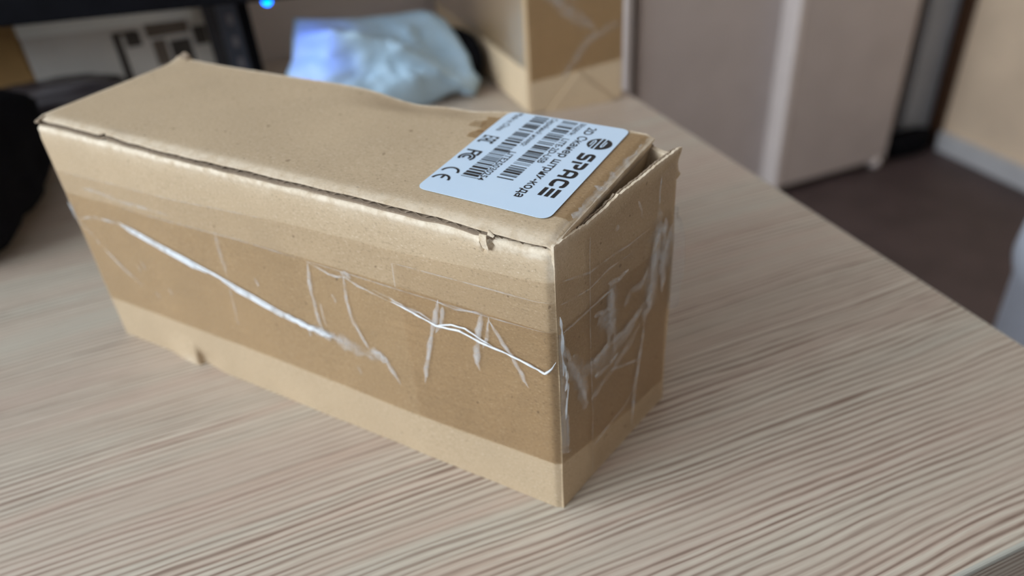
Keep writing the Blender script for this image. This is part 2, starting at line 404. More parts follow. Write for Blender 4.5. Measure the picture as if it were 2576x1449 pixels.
# end panel, skewed open like a door --------------------------------
E0 = Vector((0.001, 0.008)); E1 = Vector((0.100, 0.620)); ED = (E1 - E0).normalized(); EN = Vector((ED.y, -ED.x))
top = [(0, 0.985), (0.1, 0.978), (0.157, 0.970), (0.25, 0.972), (0.31, 0.982), (0.413, 0.986), (0.5, 0.996), (0.59, 1.001), (0.62, 1.0), (0.66, 0.99)]
def smax(z): return 0.622 + 0.012 * sm(0.1, 0.5, z) * (1 - sm(0.5, 0.95, z)) + lerp([(0.9, 0), (0.908, 0.030), (0.922, 0.012), (0.955, 0.004), (0.972, 0.012), (0.985, 0.022), (1.01, 0.022)], z)
def end_off(s, z): return 0.006 * nz(s * 3, z * 3, 8.2) + 0.0015 * nz(s * 12, z * 12, 1.2) - 0.012 * math.sin(math.pi * min(1, s / 0.62)) * z
def endp(s, z, lift=0.0):
    o = end_off(s, z) + lift; p = E0 + ED * s + EN * o; return (p.x, p.y, z)
def endpan(a, b):
    s0 = a * 0.63; zt = lerp(top, s0) + (0.004 * nz(s0 * 60, 1.1) + 0.0025 * nz(s0 * 170, 2.1)) * (1 if b > 0.97 else 0)
    z = 0.0005 + zt * b; return endp(a * smax(z), z)
def end_wear(a, b, p):
    return min(1, 0.8 * sm(0.985, 1.0, b) + 0.5 * sm(0.02, 0.0, a) * sm(0.8, 0.95, b) + 0.35 * sm(0.25, 0.0, a) * sm(0.88, 0.97, b) + 0.8 * sm(0.985, 1, a) * sm(0.9, 0.95, b))
slab('end_panel', 110, 110, endpan, lambda a, b: (-EN.x * 0.009, -EN.y * 0.009, -0.001 if b > 0.99 else 0), m_card, bx, wearfn=end_wear)
slab('end_panel_liner', 110, 40, lambda a, b: (lambda p: (p[0] - EN.x * 0.014, p[1] - EN.y * 0.014, p[2] - (0.004 + 0.003 * nz(a * 40, 5)) * (1 if b > 0.95 else 0)))(endpan(0.03 + 0.94 * a, b)), lambda a, b: (-EN.x * 0.006, -EN.y * 0.006, 0), m_edge, bx)
# remaining walls of the box
slab('back_panel', 90, 20, lambda a, b: (-A + A * a, B - 0.004 + 0.003 * nz(a * 8, b * 3, 3), 0.0005 + 0.966 * b - 0.02 * b * math.exp(-((a - 0.58) / 0.08) ** 2)), lambda a, b: (0, -T, 0), m_card, bx)
slab('corner_flap', 16, 30, lambda a, b: (-0.004 + 0.094 * a, 0.684 - 0.056 * a + 0.004 * nz(a * 3, b * 4), 0.0005 + (0.965 + 0.012 * a + 0.004 * nz(a * 20, 1)) * b), lambda a, b: (-0.004, -0.018, 0), m_card, bx,
     wearfn=lambda a, b, p: 0.7 * sm(0.98, 1, b))
slab('left_panel', 24, 30, lambda a, b: (-A + 0.004 * nz(a * 4, b * 4, 6), 0.03 + (B - 0.06) * a, 0.0005 + 0.968 * b), lambda a, b: (T, 0, 0), m_card, bx)
box('bottom_panel', -A + 0.03, -0.005, 0.03, B - 0.035, 0.001, 0.024, m_card, bx)
# torn curl of paper at the tear
slab('torn_paper', 8, 10, lambda a, b: (-0.204 + 0.022 * a - 0.006 * b, -0.004 - 0.006 * math.sin(b * 2.6) - 0.005 * a * (1 - b), 0.938 + 0.042 * b + 0.006 * a * nz(b * 5, 2)), lambda a, b: (0, 0.003, 0.001), m_card, bx, wearfn=lambda a, b, p: 0.9)
slab('torn_paper', 6, 6, lambda a, b: (-0.192 + 0.020 * a, 0.004 - 0.004 * a + 0.006 * b, 0.975 + 0.012 * b * (1 - a)), lambda a, b: (0, 0.003, 0.001), m_card, bx, wearfn=lambda a, b, p: 0.9)
slab('torn_paper', 6, 6, lambda a, b: (-A - 0.006 + 0.03 * a, 0.005 + 0.03 * b, 0.986 + 0.010 * a + 0.008 * b), lambda a, b: (0.002, 0, -0.008), m_edge, bx)
slab('torn_paper', 8, 6, lambda a, b: (-A - 0.004 + 0.06 * a, B - 0.02 + 0.025 * b, lid_z(-A, B) - 0.004 + 0.016 * math.sin(a * 3.1) * b), lambda a, b: (0.002, 0, -0.008), m_edge, bx)

# ------------------------------------------------------------------ clear tape on the box
def fp(x, z, lift): return (x, front_y(x, z) - lift, z)
def tape_front(name, x0, x1, zb, zt, lift, mat=m_tape, n=120):
    def fn(a, b):
        x = x0 + (x1 - x0) * a; z = lerp(zb, x) + (lerp(zt, x) - lerp(zb, x)) * b
        return fp(x, z, lift + 0.0012 * (0.5 + 0.5 * nz(x * 7, z * 9, lift * 900)))
    return slab(name, n, 16, fn, None, mat, bx)
tp1 = tape_front('packing_tape', -A, -0.001, [(-A, 0.197), (-1.37, 0.203), (-0.6, 0.192), (0, 0.205)], [(-A, 0.697), (-1.8, 0.706), (-1.0, 0.722), (0, 0.717)], 0.0015)
tp2 = tape_front('packing_tape', -A, -0.001, [(-A, 0.200), (-1.37, 0.206), (-0.6, 0.195), (0, 0.208)], [(-A, 0.796), (-1.5, 0.812), (-0.96, 0.842), (-0.5, 0.848), (0, 0.88)], 0.0035, m_tape_b)
tp3 = tape_front('packing_tape', -0.524, -0.001, [(-0.53, 0.200), (0, 0.211)], [(-0.53, 0.806), (0, 0.815)], 0.0055, m_tape_b)
def tape_end(name, s0, s1, zb, zt, lift, mat=m_tape):
    def fn(a, b):
        s = s0 + (s1 - s0) * a; z = lerp(zb, s) + (lerp(zt, s) - lerp(zb, s)) * b
        return endp(s, z, lift + 0.0012 * (0.5 + 0.5 * nz(s * 9, z * 9, lift * 700)))
    return slab(name, 40, 60, fn, None, mat, bx)
te1 = tape_end('packing_tape', 0.001, 0.61, [(0, 0.207), (0.15, 0.165), (0.41, 0.118), (0.62, 0.10)], [(0, 0.71), (0.154, 0.701), (0.3, 0.699), (0.62, 0.69)], 0.0015)
te2 = tape_end('packing_tape', 0.001, 0.615, [(0, 0.210), (0.15, 0.168), (0.41, 0.121), (0.62, 0.103)], [(0, 0.878), (0.155, 0.824), (0.36, 0.804), (0.62, 0.80)], 0.0035, m_tape_b)
te3 = tape_end('packing_tape', 0.157, 0.615, [(0, 0.03), (0.7, 0.03)], [(0.15, 0.93), (0.2, 0.955), (0.3, 0.93), (0.42, 0.972), (0.5, 0.95), (0.62, 0.985)], 0.0055, m_tape_b)
# film that stands off past the far end edge
def loose(a, b):
    s = 0.605 + 0.062 * a * math.sin(math.pi * min(1, 0.12 + b * 0.95)) ** 0.7; z = 0.42 + 0.40 * b
    return endp(s, z, 0.008 + 0.018 * a + 0.006 * nz(a * 5, b * 9))
slab('loose_tape', 10, 30, loose, None, m_loose, bx)
slab('loose_tape', 4, 24, lambda a, b: endp(-0.010 + 0.030 * a, 0.30 + 0.42 * b, 0.010 + 0.012 * math.sin(math.pi * a) + 0.004 * nz(b * 12, a * 2)), None, m_loose, bx)
slab('loose_tape', 6, 12, lambda a, b: endp(-0.012 + 0.034 * a, 0.268 + 0.155 * b, 0.009 + 0.012 * math.sin(math.pi * a)), None, m_loose, bx)
# tape over the lid's right end, and torn brown remnants left of the label
def lid_p(x, y, lift): return (x, y, lid_z(x, y) + lift)
def poly(name, pts, mat, parent, fn, lift):
    vs = [fn(x, y, lift) for x, y in pts]; return mesh(name, vs, [tuple(range(len(vs)))], mat, parent)
slab('packing_tape', 6, 40, lambda a, b: lid_p(-0.072 + 0.058 * a + 0.006 * nz(b * 20, a), 0.120 + 0.555 * b, 0.002), None, m_tape2, bx)
slab('tape_remnant', 8, 16, lambda a, b: lid_p(-0.53 - 0.035 * b + 0.05 * a - (1 - a) * 0.02 * nz(b * 7, 3), 0.505 + 0.125 * b, 0.0015), None, m_tape2, bx)
slab('tape_remnant', 6, 8, lambda a, b: lid_p(-0.545 + 0.05 * a - (1 - a) * 0.02 * nz(b * 5, 6), 0.46 + 0.055 * b, 0.0015), None, m_tape2, bx)
slab('tape_remnant', 6, 8, lambda a, b: lid_p(-0.585 + 0.05 * a - (1 - a) * 0.015 * nz(b * 8, 9), 0.535 + 0.045 * b, 0.0012), None, m_tape, bx)

def ridge(name, pts, wid, hgt, mat, parent, fn, lift, sub=6, jit=0.3, seed=0, taper=True):
    """a raised fold or crazed streak following a polyline given on the panel"""
    P = []
    for (a, b), (c, d) in zip(pts, pts[1:]):
        for k in range(sub): P.append((a + (c - a) * k / sub, b + (d - b) * k / sub))
    P.append(pts[-1]); n = len(P); vs, fs, wr = [], [], []
    for i, (x, z) in enumerate(P):
        q0, q1 = P[max(0, i - 1)], P[min(n - 1, i + 1)]
        dx, dz = q1[0] - q0[0], q1[1] - q0[1]; L = math.hypot(dx, dz) or 1
        nx, nz_ = -dz / L, dx / L
        e = (min(1, i / (n * 0.12) + 0.15) * min(1, (n - 1 - i) / (n * 0.2) + 0.1)) if taper else 1
        k = e * (1 + jit * nz(i * 0.35, seed + 3.1)); j = jit * wid * 0.7 * nz(i * 0.5, seed + 8.8)
        for t, h, ww in ((-1, 0, 0), (-0.55, 0.6, 0.7), (0, 1, 1), (0.55, 0.6, 0.7), (1, 0, 0)):
            vs.append(fn(x + nx * (t * wid * k + j), z + nz_ * (t * wid * k + j), lift + hgt * h * k)); wr.append(ww)
    for i in range(n - 1):
        for t in range(4):
            a = i * 5 + t; fs.append((a, a + 1, a + 6, a + 5))
    return mesh(name, vs, fs, mat, parent, True, wr)
F = lambda pts, w, h, m, par=tp2, l=0.006, **k: ridge('tape_crease', pts, w, h, m, par, fp, l, seed=len(pts) * 1.7 + pts[0][0] * 9, **k)
r1 = [(-2.128, 0.583), (-1.991, 0.62), (-1.844, 0.627), (-1.725, 0.606), (-1.603, 0.579), (-1.484, 0.554), (-1.335, 0.518), (-1.191, 0.483), (-1.087, 0.455), (-0.982, 0.433), (-0.913, 0.425), (-0.809, 0.420)]
F(r1, 0.008, 0.004, m_craze, jit=0.25)
F([(x, z + 0.006) for x, z in r1[2:11]], 0.0035, 0.003, m_fold, jit=0.4)
F([(-1.83, 0.622), (-1.725, 0.600), (-1.603, 0.571), (-1.484, 0.545), (-1.40, 0.526)], 0.016, 0.008, m_fold, jit=0.3)
F([(-1.62, 0.585), (-1.5, 0.562), (-1.335, 0.524), (-1.191, 0.486)], 0.006, 0.004, m_fold, jit=0.4)
F([(-1.335, 0.512), (-1.191, 0.474), (-1.087, 0.447), (-0.982, 0.426)], 0.014, 0.008, m_fold, jit=0.4)
F([(-1.06, 0.450), (-0.982, 0.433), (-0.913, 0.425), (-0.85, 0.421)], 0.016, 0.008, m_fold, jit=0.6)
F([(-0.95, 0.428), (-0.86, 0.424), (-0.809, 0.420), (-0.728, 0.406), (-0.661, 0.407), (-0.622, 0.400)], 0.030, 0.003, m_craze, jit=0.8)
F([(-0.70, 0.41), (-0.64, 0.425), (-0.622, 0.400), (-0.578, 0.313)], 0.012, 0.002, m_craze, jit=0.7)
r2 = [(-0.557, 0.659), (-0.478, 0.644), (-0.395, 0.621), (-0.31, 0.628), (-0.244, 0.613), (-0.152, 0.601), (-0.077, 0.585), (-0.033, 0.572), (-0.012, 0.595), (-0.002, 0.618)]
F([(-0.88, 0.716), (-0.837, 0.705), (-0.790, 0.692), (-0.758, 0.690), (-0.724, 0.698), (-0.681, 0.680), (-0.621, 0.668), (-0.557, 0.655)], 0.0055, 0.004, m_craze)
F(r2, 0.005, 0.004, m_fold, tp3, 0.008, jit=0.5)
F([(-0.62, 0.683), (-0.557, 0.672), (-0.50, 0.655), (-0.45, 0.652), (-0.395, 0.628)], 0.005, 0.004, m_craze, tp3, 0.008, jit=0.8)
F([(-0.395, 0.621), (-0.34, 0.642), (-0.29, 0.644), (-0.24, 0.625), (-0.2, 0.612)], 0.004, 0.003, m_fold, tp3, 0.008)
F([(-0.74, 0.703), (-0.722, 0.715), (-0.70, 0.70)], 0.012, 0.003, m_craze)
F([(-0.732, 0.70), (-0.741, 0.60), (-0.735, 0.532), (-0.70, 0.45), (-0.678, 0.404)], 0.009, 0.001, m_craze, jit=0.5)
F([(-0.877, 0.709), (-0.893, 0.60), (-0.893, 0.499), (-0.884, 0.435)], 0.010, 0.001, m_craze, jit=0.5)
F([(-0.862, 0.56), (-0.866, 0.50), (-0.86, 0.46)], 0.006, 0.001, m_faint)
F([(-1.285, 0.729), (-1.292, 0.64), (-1.295, 0.546)], 0.013, 0.001, m_faint)
F([(-1.295, 0.546), (-1.31, 0.44), (-1.32, 0.344)], 0.006, 0.001, m_faint)
F([(-2.12, 0.578), (-2.05, 0.52), (-2.03, 0.485)], 0.007, 0.002, m_craze)
F([(-2.02, 0.475), (-1.959, 0.417), (-1.90, 0.37), (-1.852, 0.336)], 0.010, 0.001, m_craze, jit=0.5)
F([(-2.128, 0.66), (-2.12, 0.62), (-2.125, 0.58)], 0.014, 0.003, m_craze)
F([(-0.374, 0.722), (-0.39, 0.66), (-0.428, 0.542), (-0.455, 0.44), (-0.47, 0.364)], 0.010, 0.001, m_craze, tp3, 0.008, jit=0.6)
F([(-0.36, 0.70), (-0.372, 0.64), (-0.40, 0.59)], 0.009, 0.001, m_craze, tp3, 0.008, jit=0.6)
F([(-0.226, 0.726), (-0.24, 0.66), (-0.252, 0.603), (-0.262, 0.55), (-0.254, 0.50)], 0.012, 0.001, m_craze, tp3, 0.008, jit=0.7)
F([(-0.205, 0.715), (-0.215, 0.64), (-0.235, 0.59)], 0.008, 0.001, m_craze, tp3, 0.008, jit=0.7)
F([(-0.205, 0.70), (-0.165, 0.640), (-0.139, 0.600), (-0.11, 0.54), (-0.088, 0.498)], 0.009, 0.001, m_craze, tp3, 0.008, jit=0.7)
F([(-0.382, 0.713), (-0.315, 0.705), (-0.26, 0.715), (-0.206, 0.722)], 0.005, 0.002, m_craze, tp3, 0.008)
for pts, wv in (([(-1.8, 0.705), (-1.18, 0.722), (-0.88, 0.718)], 0.004), ([(-0.88, 0.718), (-0.55, 0.712), (-0.25, 0.712), (-0.01, 0.717)], 0.0035), ([(-1.99, 0.745), (-1.9, 0.748), (-1.78, 0.735), (-1.5, 0.742)], 0.011)):
    F(pts, wv, 0.001, m_faint, jit=0.3)
F([(-0.524, 0.806), (-0.26, 0.812), (-0.002, 0.815)], 0.0035, 0.001, m_faint, tp3, 0.008)
F([(-0.524, 0.806), (-0.527, 0.72)], 0.0035, 0.001, m_faint, tp3, 0.008, taper=False)
F([(-2.12, 0.796), (-1.5, 0.812), (-0.96, 0.842)], 0.003, 0.001, m_faint)
for k in range(10):
    x = -1.9 + 1.75 * R.random(); z = 0.3 + 0.33 * R.random(); F([(x, z), (x + 0.012, z - 0.02), (x + 0.008, z - 0.035)], 0.007, 0.001, m_faint)
Ef = lambda pts, w, h, m, par=te3, l=0.009, **k: ridge('tape_crease', pts, w, h, m, par, endp, l, seed=len(pts) * 2.3 + pts[0][1] * 7, **k)
Ef([(0.008, 0.805), (0.08, 0.785), (0.155, 0.769), (0.254, 0.779), (0.404, 0.766)], 0.0045, 0.001, m_faint)
Ef([(0.012, 0.876), (0.155, 0.822), (0.28, 0.812), (0.358, 0.804), (0.493, 0.803)], 0.005, 0.001, m_faint)
Ef([(0.013, 0.71), (0.07, 0.702), (0.154, 0.701), (0.23, 0.70), (0.298, 0.699)], 0.005, 0.001, m_craze)
Ef([(0.16, 0.933), (0.155, 0.70), (0.153, 0.528), (0.16, 0.30), (0.16, 0.044)], 0.003, 0.001, m_faint, taper=False)
Ef([(0.266, 0.704), (0.262, 0.66), (0.268, 0.616), (0.275, 0.56), (0.281, 0.501)], 0.020, 0.001, m_craze, jit=0.4)
Ef([(0.25, 0.73), (0.30, 0.715), (0.36, 0.72)], 0.012, 0.001, m_craze)
Ef([(0.174, 0.661), (0.215, 0.650), (0.257, 0.640)], 0.011, 0.001, m_craze)
Ef([(0.003, 0.689), (0.025, 0.63), (0.054, 0.568), (0.085, 0.50), (0.11, 0.435), (0.13, 0.355)], 0.014, 0.001, m_craze, jit=0.6)
Ef([(0.02, 0.60), (0.06, 0.52), (0.10, 0.45)], 0.022, 0.002, m_faint, jit=0.6)
Ef([(0.108, 0.42), (0.116, 0.38), (0.122, 0.345)], 0.022, 0.002, m_faint)
Ef([(0.152, 0.498), (0.20, 0.495), (0.26, 0.505), (0.33, 0.505), (0.40, 0.52), (0.469, 0.55)], 0.017, 0.001, m_craze, jit=0.5)
Ef([(0.17, 0.498), (0.21, 0.505), (0.27, 0.525)], 0.010, 0.001, m_craze)
Ef([(0.173, 0.436), (0.21, 0.425), (0.25, 0.425), (0.307, 0.438)], 0.014, 0.001, m_craze, jit=0.3)
Ef([(0.15, 0.36), (0.20, 0.37), (0.28, 0.40), (0.36, 0.43), (0.44, 0.48)], 0.020, 0.002, m_faint, jit=0.5)
Ef([(0.33, 0.60), (0.38, 0.63), (0.42, 0.625), (0.47, 0.66)], 0.016, 0.002, m_faint, jit=0.5)
Ef([(0.516, 0.86), (0.515, 0.76), (0.509, 0.66), (0.50, 0.60), (0.475, 0.52), (0.455, 0.44)], 0.028, 0.001, m_craze, jit=0.5)
Ef([(0.455, 0.44), (0.44, 0.36), (0.425, 0.30), (0.41, 0.20), (0.394, 0.033)], 0.014, 0.001, m_craze, jit=0.4)
Ef([(0.56, 0.80), (0.555, 0.70), (0.56, 0.60), (0.565, 0.52)], 0.020, 0.001, m_craze, jit=0.6)
Ef([(0.60, 0.76), (0.57, 0.68), (0.54, 0.60)], 0.020, 0.001, m_craze, jit=0.6)
Ef([(0.40, 0.93), (0.42, 0.89), (0.425, 0.86)], 0.006, 0.001, m_craze)
Ef([(0.52, 0.96), (0.515, 0.90), (0.52, 0.84)], 0.005, 0.001, m_craze)
Ef([(0.30, 0.90), (0.295, 0.88)], 0.012, 0.001, m_faint)
Ef([(0.16, 0.145), (0.25, 0.165), (0.34, 0.175), (0.41, 0.21)], 0.009, 0.001, m_faint)
Ef([(0.26, 0.40), (0.35, 0.36), (0.42, 0.33)], 0.008, 0.001, m_faint)
for pts, ww in (([(0.53, 0.80), (0.52, 0.68), (0.49, 0.56), (0.46, 0.47)], 0.055), ([(0.585, 0.74), (0.57, 0.64), (0.56, 0.54)], 0.035), ([(0.10, 0.52), (0.20, 0.46), (0.30, 0.47), (0.42, 0.52)], 0.035),
                ([(0.06, 0.60), (0.10, 0.48), (0.12, 0.38)], 0.030), ([(0.265, 0.72), (0.268, 0.60), (0.25, 0.52)], 0.035), ([(0.20, 0.64), (0.23, 0.60), (0.26, 0.62)], 0.03)):
    Ef(pts, ww, 0.0005, m_faint, te2, 0.0085, jit=0.5)
# crackled bits at the near upright edge
Ef([(0.006, 0.77), (0.01, 0.70), (0.008, 0.62), (0.012, 0.56)], 0.006, 0.006, m_fold, te2, 0.008, jit=0.9)
Ef([(0.014, 0.60), (0.022, 0.54), (0.012, 0.50)], 0.006, 0.005, m_fold, te2, 0.010, jit=0.9)
Ef([(0.030, 0.52), (0.022, 0.47), (0.012, 0.43), (0.012, 0.39)], 0.005, 0.005, m_fold, te2, 0.010, jit=0.9)
Ef([(0.010, 0.42), (0.014, 0.36), (0.012, 0.28)], 0.010, 0.005, m_craze, te2, 0.016, jit=0.5)
Ef([(0.0, 0.27), (0.012, 0.268), (0.022, 0.27)], 0.005, 0.002, m_craze, te2, 0.022)
# worn tape on the lid's end crease
lw = lambda x, y, l: (x, y, lid_z(x, y) + l)
for y0, y1, ww in ((0.14, 0.22, 0.008), (0.2, 0.33, 0.012), (0.30, 0.42, 0.016), (0.42, 0.52, 0.012), (0.50, 0.62, 0.007)):
    ridge('tape_crease', [(-0.012, y0), (-0.008, (y0 + y1) / 2), (-0.013, y1)], ww, 0.002, m_craze, bx, lw, 0.002, jit=0.9, seed=y0 * 31)

# ------------------------------------------------------------------ the label on the lid
def white_label():
    t = NT('label_paper'); v = t.co()
    n = t.noise(v, 90, 3); c = t.mix(n, (0.62, 0.78, 0.95, 1), (0.66, 0.81, 0.96, 1))
    return t.done(t.pbr(c, 0.34, t.bump(t.noise(v, 45, 2), 0.12, 0.001), 0.5))
m_label = white_label(); m_ink = plain('black_print', (0.012, 0.012, 0.014, 1), 0.45, 300, 0.3, 0.05)
LL = [Vector((-0.487, 0.106)), Vector((-0.0605, 0.0935)), Vector((-0.077, 0.688)), Vector((-0.508, 0.684))]
def round_poly(P, r, seg=8):
    out = []
    for i in range(len(P)):
        p, a, b = P[i], P[i - 1], P[(i + 1) % len(P)]
        d1, d2 = (a - p).normalized(), (b - p).normalized(); q1, q2 = p + d1 * r, p + d2 * r
        for k in range(seg + 1):
            t = k / seg; out.append(q1 * (1 - t) ** 2 + p * 2 * t * (1 - t) + q2 * t * t)
    return out
ol = round_poly(LL, 0.034)
bm = bmesh.new()
vt = [bm.verts.new((p.x, p.y, 0)) for p in ol]; bm.faces.new(vt)
for k in range(1, 14):
    for no, co in (((1, 0, 0), (-0.51 + k * 0.034, 0, 0)), ((0, 1, 0), (0, 0.09 + k * 0.045, 0))):
        bmesh.ops.bisect_plane(bm, geom=bm.verts[:] + bm.edges[:] + bm.faces[:], plane_co=co, plane_no=no)
for v in bm.verts: v.co.z = lid_z(v.co.x, v.co.y) + 0.0030
for v in bm.verts: v.co *= S
g = bmesh.ops.extrude_face_region(bm, geom=bm.faces[:])
for v in [q for q in g['geom'] if isinstance(q, bmesh.types.BMVert)]: v.co.z += 0.0012 * S
bmesh.ops.recalc_face_normals(bm, faces=bm.faces[:])
me = bpy.data.meshes.new('label'); bm.to_mesh(me); bm.free()
lab = link('label', me, m_label, bx); tag(lab, 'white barcode label with rounded corners on the lid')
INK = 0.0050
def ink_mesh(name, tris, lift=INK, mat=m_ink):
    """tris: polygons in (x,y) on the lid"""
    vs, fs = [], []
    for pl in tris:
        fs.append(tuple(range(len(vs), len(vs) + len(pl)))); vs += [(x, y, lid_z(x, y) + lift) for x, y in pl]
    o = mesh(name, vs, fs, mat, lab)
    bm = bmesh.new(); bm.from_mesh(o.data)
    bmesh.ops.recalc_face_normals(bm, faces=bm.faces[:])
    up = sum(f.normal.z * f.calc_area() for f in bm.faces)
    for f in bm.faces:
        if f.normal.z < 0: f.normal_flip()
    bm.to_mesh(o.data); bm.free(); return o
def fit_text(s, ys, ye, xb, xt, bold=0.0, ref=None):
    """reading direction is -y, letter tops point to +x; ref gives the cap height string"""
    def raw(txt):
        c = bpy.data.curves.new('t', 'FONT'); c.body = txt; c.size = 1; c.offset = bold; c.resolution_u = 3
        o = bpy.data.objects.new('t', c); C.objects.link(o)
        dg = bpy.context.evaluated_depsgraph_get(); dg.update()
        m = bpy.data.meshes.new_from_object(o.evaluated_get(dg)); bpy.data.objects.remove(o); bpy.data.curves.remove(c)
        return [tuple(v.co) for v in m.vertices], [tuple(p.vertices) for p in m.polygons], m
    vs, fs, m = raw(s); rv, _, m2 = raw(ref or 'H')
    hh = max(v[1] for v in rv); x0 = min(v[0] for v in vs); x1 = max(v[0] for v in vs)
    sx = (ys - ye) / (x1 - x0); sy = (xt - xb) / hh
    out = []
    for a, b, c in vs:
        X = xb + b * sy; Y = ys - (a - x0) * sx; out.append((X, Y, lid_z(X, Y) + INK))
    bpy.data.meshes.remove(m); bpy.data.meshes.remove(m2)
    return mesh('lettering', out, fs, m_ink, lab)
fit_text('2D Сканер штрих-кода', 0.655, 0.169, -0.2050, -0.1765, 0.012)
fit_text('Модель:', 0.674, 0.578, -0.2430, -0.2225, 0.0)
fit_text('LITE-2D-USB', 0.551, 0.375, -0.2445, -0.2225, 0.008)
fit_text('Серийный номер:', 0.676, 0.456, -0.3450, -0.3250, 0.0)
fit_text('LITE25030254', 0.409, 0.2136, -0.3520, -0.3305, 0.008)
fit_text('Made in China', 0.676, 0.5275, -0.4735, -0.4510, 0.0)
def bars(xa, xb, ys, ye, seed):
    rr = random.Random(seed); y = ys; unit = (ys - ye) / 150; P = []; k = 0
    pat = [2, 1, 1, 2, 1, 4] if seed == 1 else [2, 1, 1, 2, 3, 2]
    while y > ye + unit:
        w = (pat[k] if k < len(pat) else rr.choice([1, 1, 1, 2, 2, 3, 4])) * unit
        w = min(w, y - ye)
        if k % 2 == 0: P.append([(xa, y), (xb, y), (xb, y - w), (xa, y - w)])
        y -= w; k += 1
    ink_mesh('barcode', P)
bars(-0.3045, -0.2510, 0.672, 0.2385, 1)
bars(-0.4065, -0.3545, 0.672, 0.2140, 2)
def stroke(pl, t):
    """thick polyline as quads plus joint discs; local coords"""
    out = []
    for (a, b), (c, d) in zip(pl, pl[1:]):
        L = math.hypot(c - a, d - b) or 1; nx, ny = -(d - b) / L * t / 2, (c - a) / L * t / 2
        out.append([(a + nx, b + ny), (c + nx, d + ny), (c - nx, d - ny), (a - nx, b - ny)])
    for (a, b) in pl[1:-1]:
        out.append([(a + t / 2 * math.cos(k * math.pi / 6), b + t / 2 * math.sin(k * math.pi / 6)) for k in range(12)])
    return out
def arc(cx, cy, r, a0, a1, n=18): return [(cx + r * math.cos(math.radians(a0 + (a1 - a0) * k / n)), cy + r * math.sin(math.radians(a0 + (a1 - a0) * k / n))) for k in range(n + 1)]
def place(polys, ys, xb, w, h):   # letter cell (0..1, 0..1) -> lid, reading -y
    return [[(xb + b * h, ys - a * w) for a, b in p] for p in polys]
th = 0.24
def rstroke(pts, rad, t):         # polyline with rounded corners
    o = [pts[0]]
    for i in range(1, len(pts) - 1):
        p, a, b = Vector(pts[i]), Vector(pts[i - 1]), Vector(pts[i + 1])
        q1 = p + (a - p).normalized() * min(rad, (a - p).length * 0.5); q2 = p + (b - p).normalized() * min(rad, (b - p).length * 0.5)
        for k in range(6):
            s = k / 5; v = q1 * (1 - s) ** 2 + p * 2 * s * (1 - s) + q2 * s * s; o.append((v.x, v.y))
    o.append(pts[-1]); return stroke(o, t)
e = th / 2
letters = [
    rstroke([(0.98, 1 - e), (e, 1 - e), (e, 0.5), (1 - e, 0.5), (1 - e, e), (0.02, e)], 0.24, th),
    rstroke([(e, 0), (e, 0.62)], 0, th) + rstroke([(0.0, 1 - e), (1 - e, 1 - e), (1 - e, 0.34 + e), (0.36, 0.34 + e)], 0.26, th),
    rstroke([(e, 0), (e, 1 - e), (1 - e, 1 - e), (1 - e, 0)], 0.28, th) + stroke([(0.1, 0.36), (0.9, 0.36)], th * 0.85),
    rstroke([(1 - e, 0.70), (1 - e, 1 - e), (e, 1 - e), (e, e), (1 - e, e), (1 - e, 0.30)], 0.28, th),
    stroke([(0, 1 - e), (1, 1 - e)], th * 0.95) + stroke([(0, 0.5), (1, 0.5)], th * 0.95) + stroke([(0, e), (1, e)], th * 0.95)]
for pl, ys in zip(letters, (0.4825, 0.4235, 0.3665, 0.3075, 0.2490)):
    ink_mesh('lettering', place(pl, ys, -0.1495, 0.0480, 0.0515))
# round emblem: black disc cut by white slanted strokes
cx, cy, rr = -0.1245, 0.5555, 0.0385
disc = [[(cx + rr * math.cos(k * math.pi / 24), cy + rr * math.sin(k * math.pi / 24)) for k in range(48)]]
ink_mesh('emblem', disc)
def em(pl, t): return [[(cx + b * rr, cy - a * rr) for a, b in p] for p in stroke(pl, t)]
ink_mesh('emblem_cut', em([(-1.02, -0.10), (1.02, -0.10)], 0.12) + em([(-0.95, 0.26), (0.35, 0.26), (0.55, 0.34), (0.35, 0.46), (-0.45, 0.46)], 0.11)
         + em([(0.95, -0.42), (-0.30, -0.42), (-0.5, -0.52), (-0.30, -0.64), (0.45, -0.64)], 0.11), INK + 0.0008, m_label)
# conformity marks
h = 0.054; t2 = 0.17
eac = stroke([(0.62, 1 - .08), (0.08, 0.92), (0.08, 0.08), (0.62, 0.08)], t2) + stroke([(0.08, 0.5), (0.55, 0.5)], t2)
eac2 = stroke([(0.08, 0), (0.08, 0.92), (0.62, 0.92), (0.62, 0)], t2) + stroke([(0.08, 0.4), (0.62, 0.4)], t2)
eac3 = stroke([(0.62, 0.92), (0.08, 0.92), (0.08, 0.08), (0.62, 0.08)], t2)
P = []
for k, q in enumerate((eac, eac2, eac3)): P += place(q, 0.4845 - k * 0.0185, -0.4865, 0.0215, h)
ink_mesh('conformity_mark', P)
P = place(stroke([(0.08, 0), (0.08, 0.92), (0.62, 0.92)], 0.16) + stroke([(0.08, 0.52), (0.5, 0.52)], 0.16), 0.3785, -0.483, 0.052, h)
P += [[(cx_, cy_) for cx_, cy_ in p] for p in [[(-0.4565 + b, 0.328 - a) for a, b in q] for q in stroke(arc(0, 0, 0.0235, 50, 310), 0.0075) + stroke(arc(0, 0, 0.0115, 50, 310), 0.0075)]]
ink_mesh('conformity_mark', P)
P = [[(-0.4515 + b, 0.2255 - a) for a, b in q] for q in stroke(arc(0, 0, 0.0265, 90, 270), 0.0075) ]
P += [[(-0.4515 + b, 0.1765 - a) for a, b in q] for q in stroke(arc(0, 0, 0.0265, 90, 270), 0.0075) + stroke([(-0.024, 0), (-0.005, 0)], 0.0075)]
ink_mesh('conformity_mark', P)

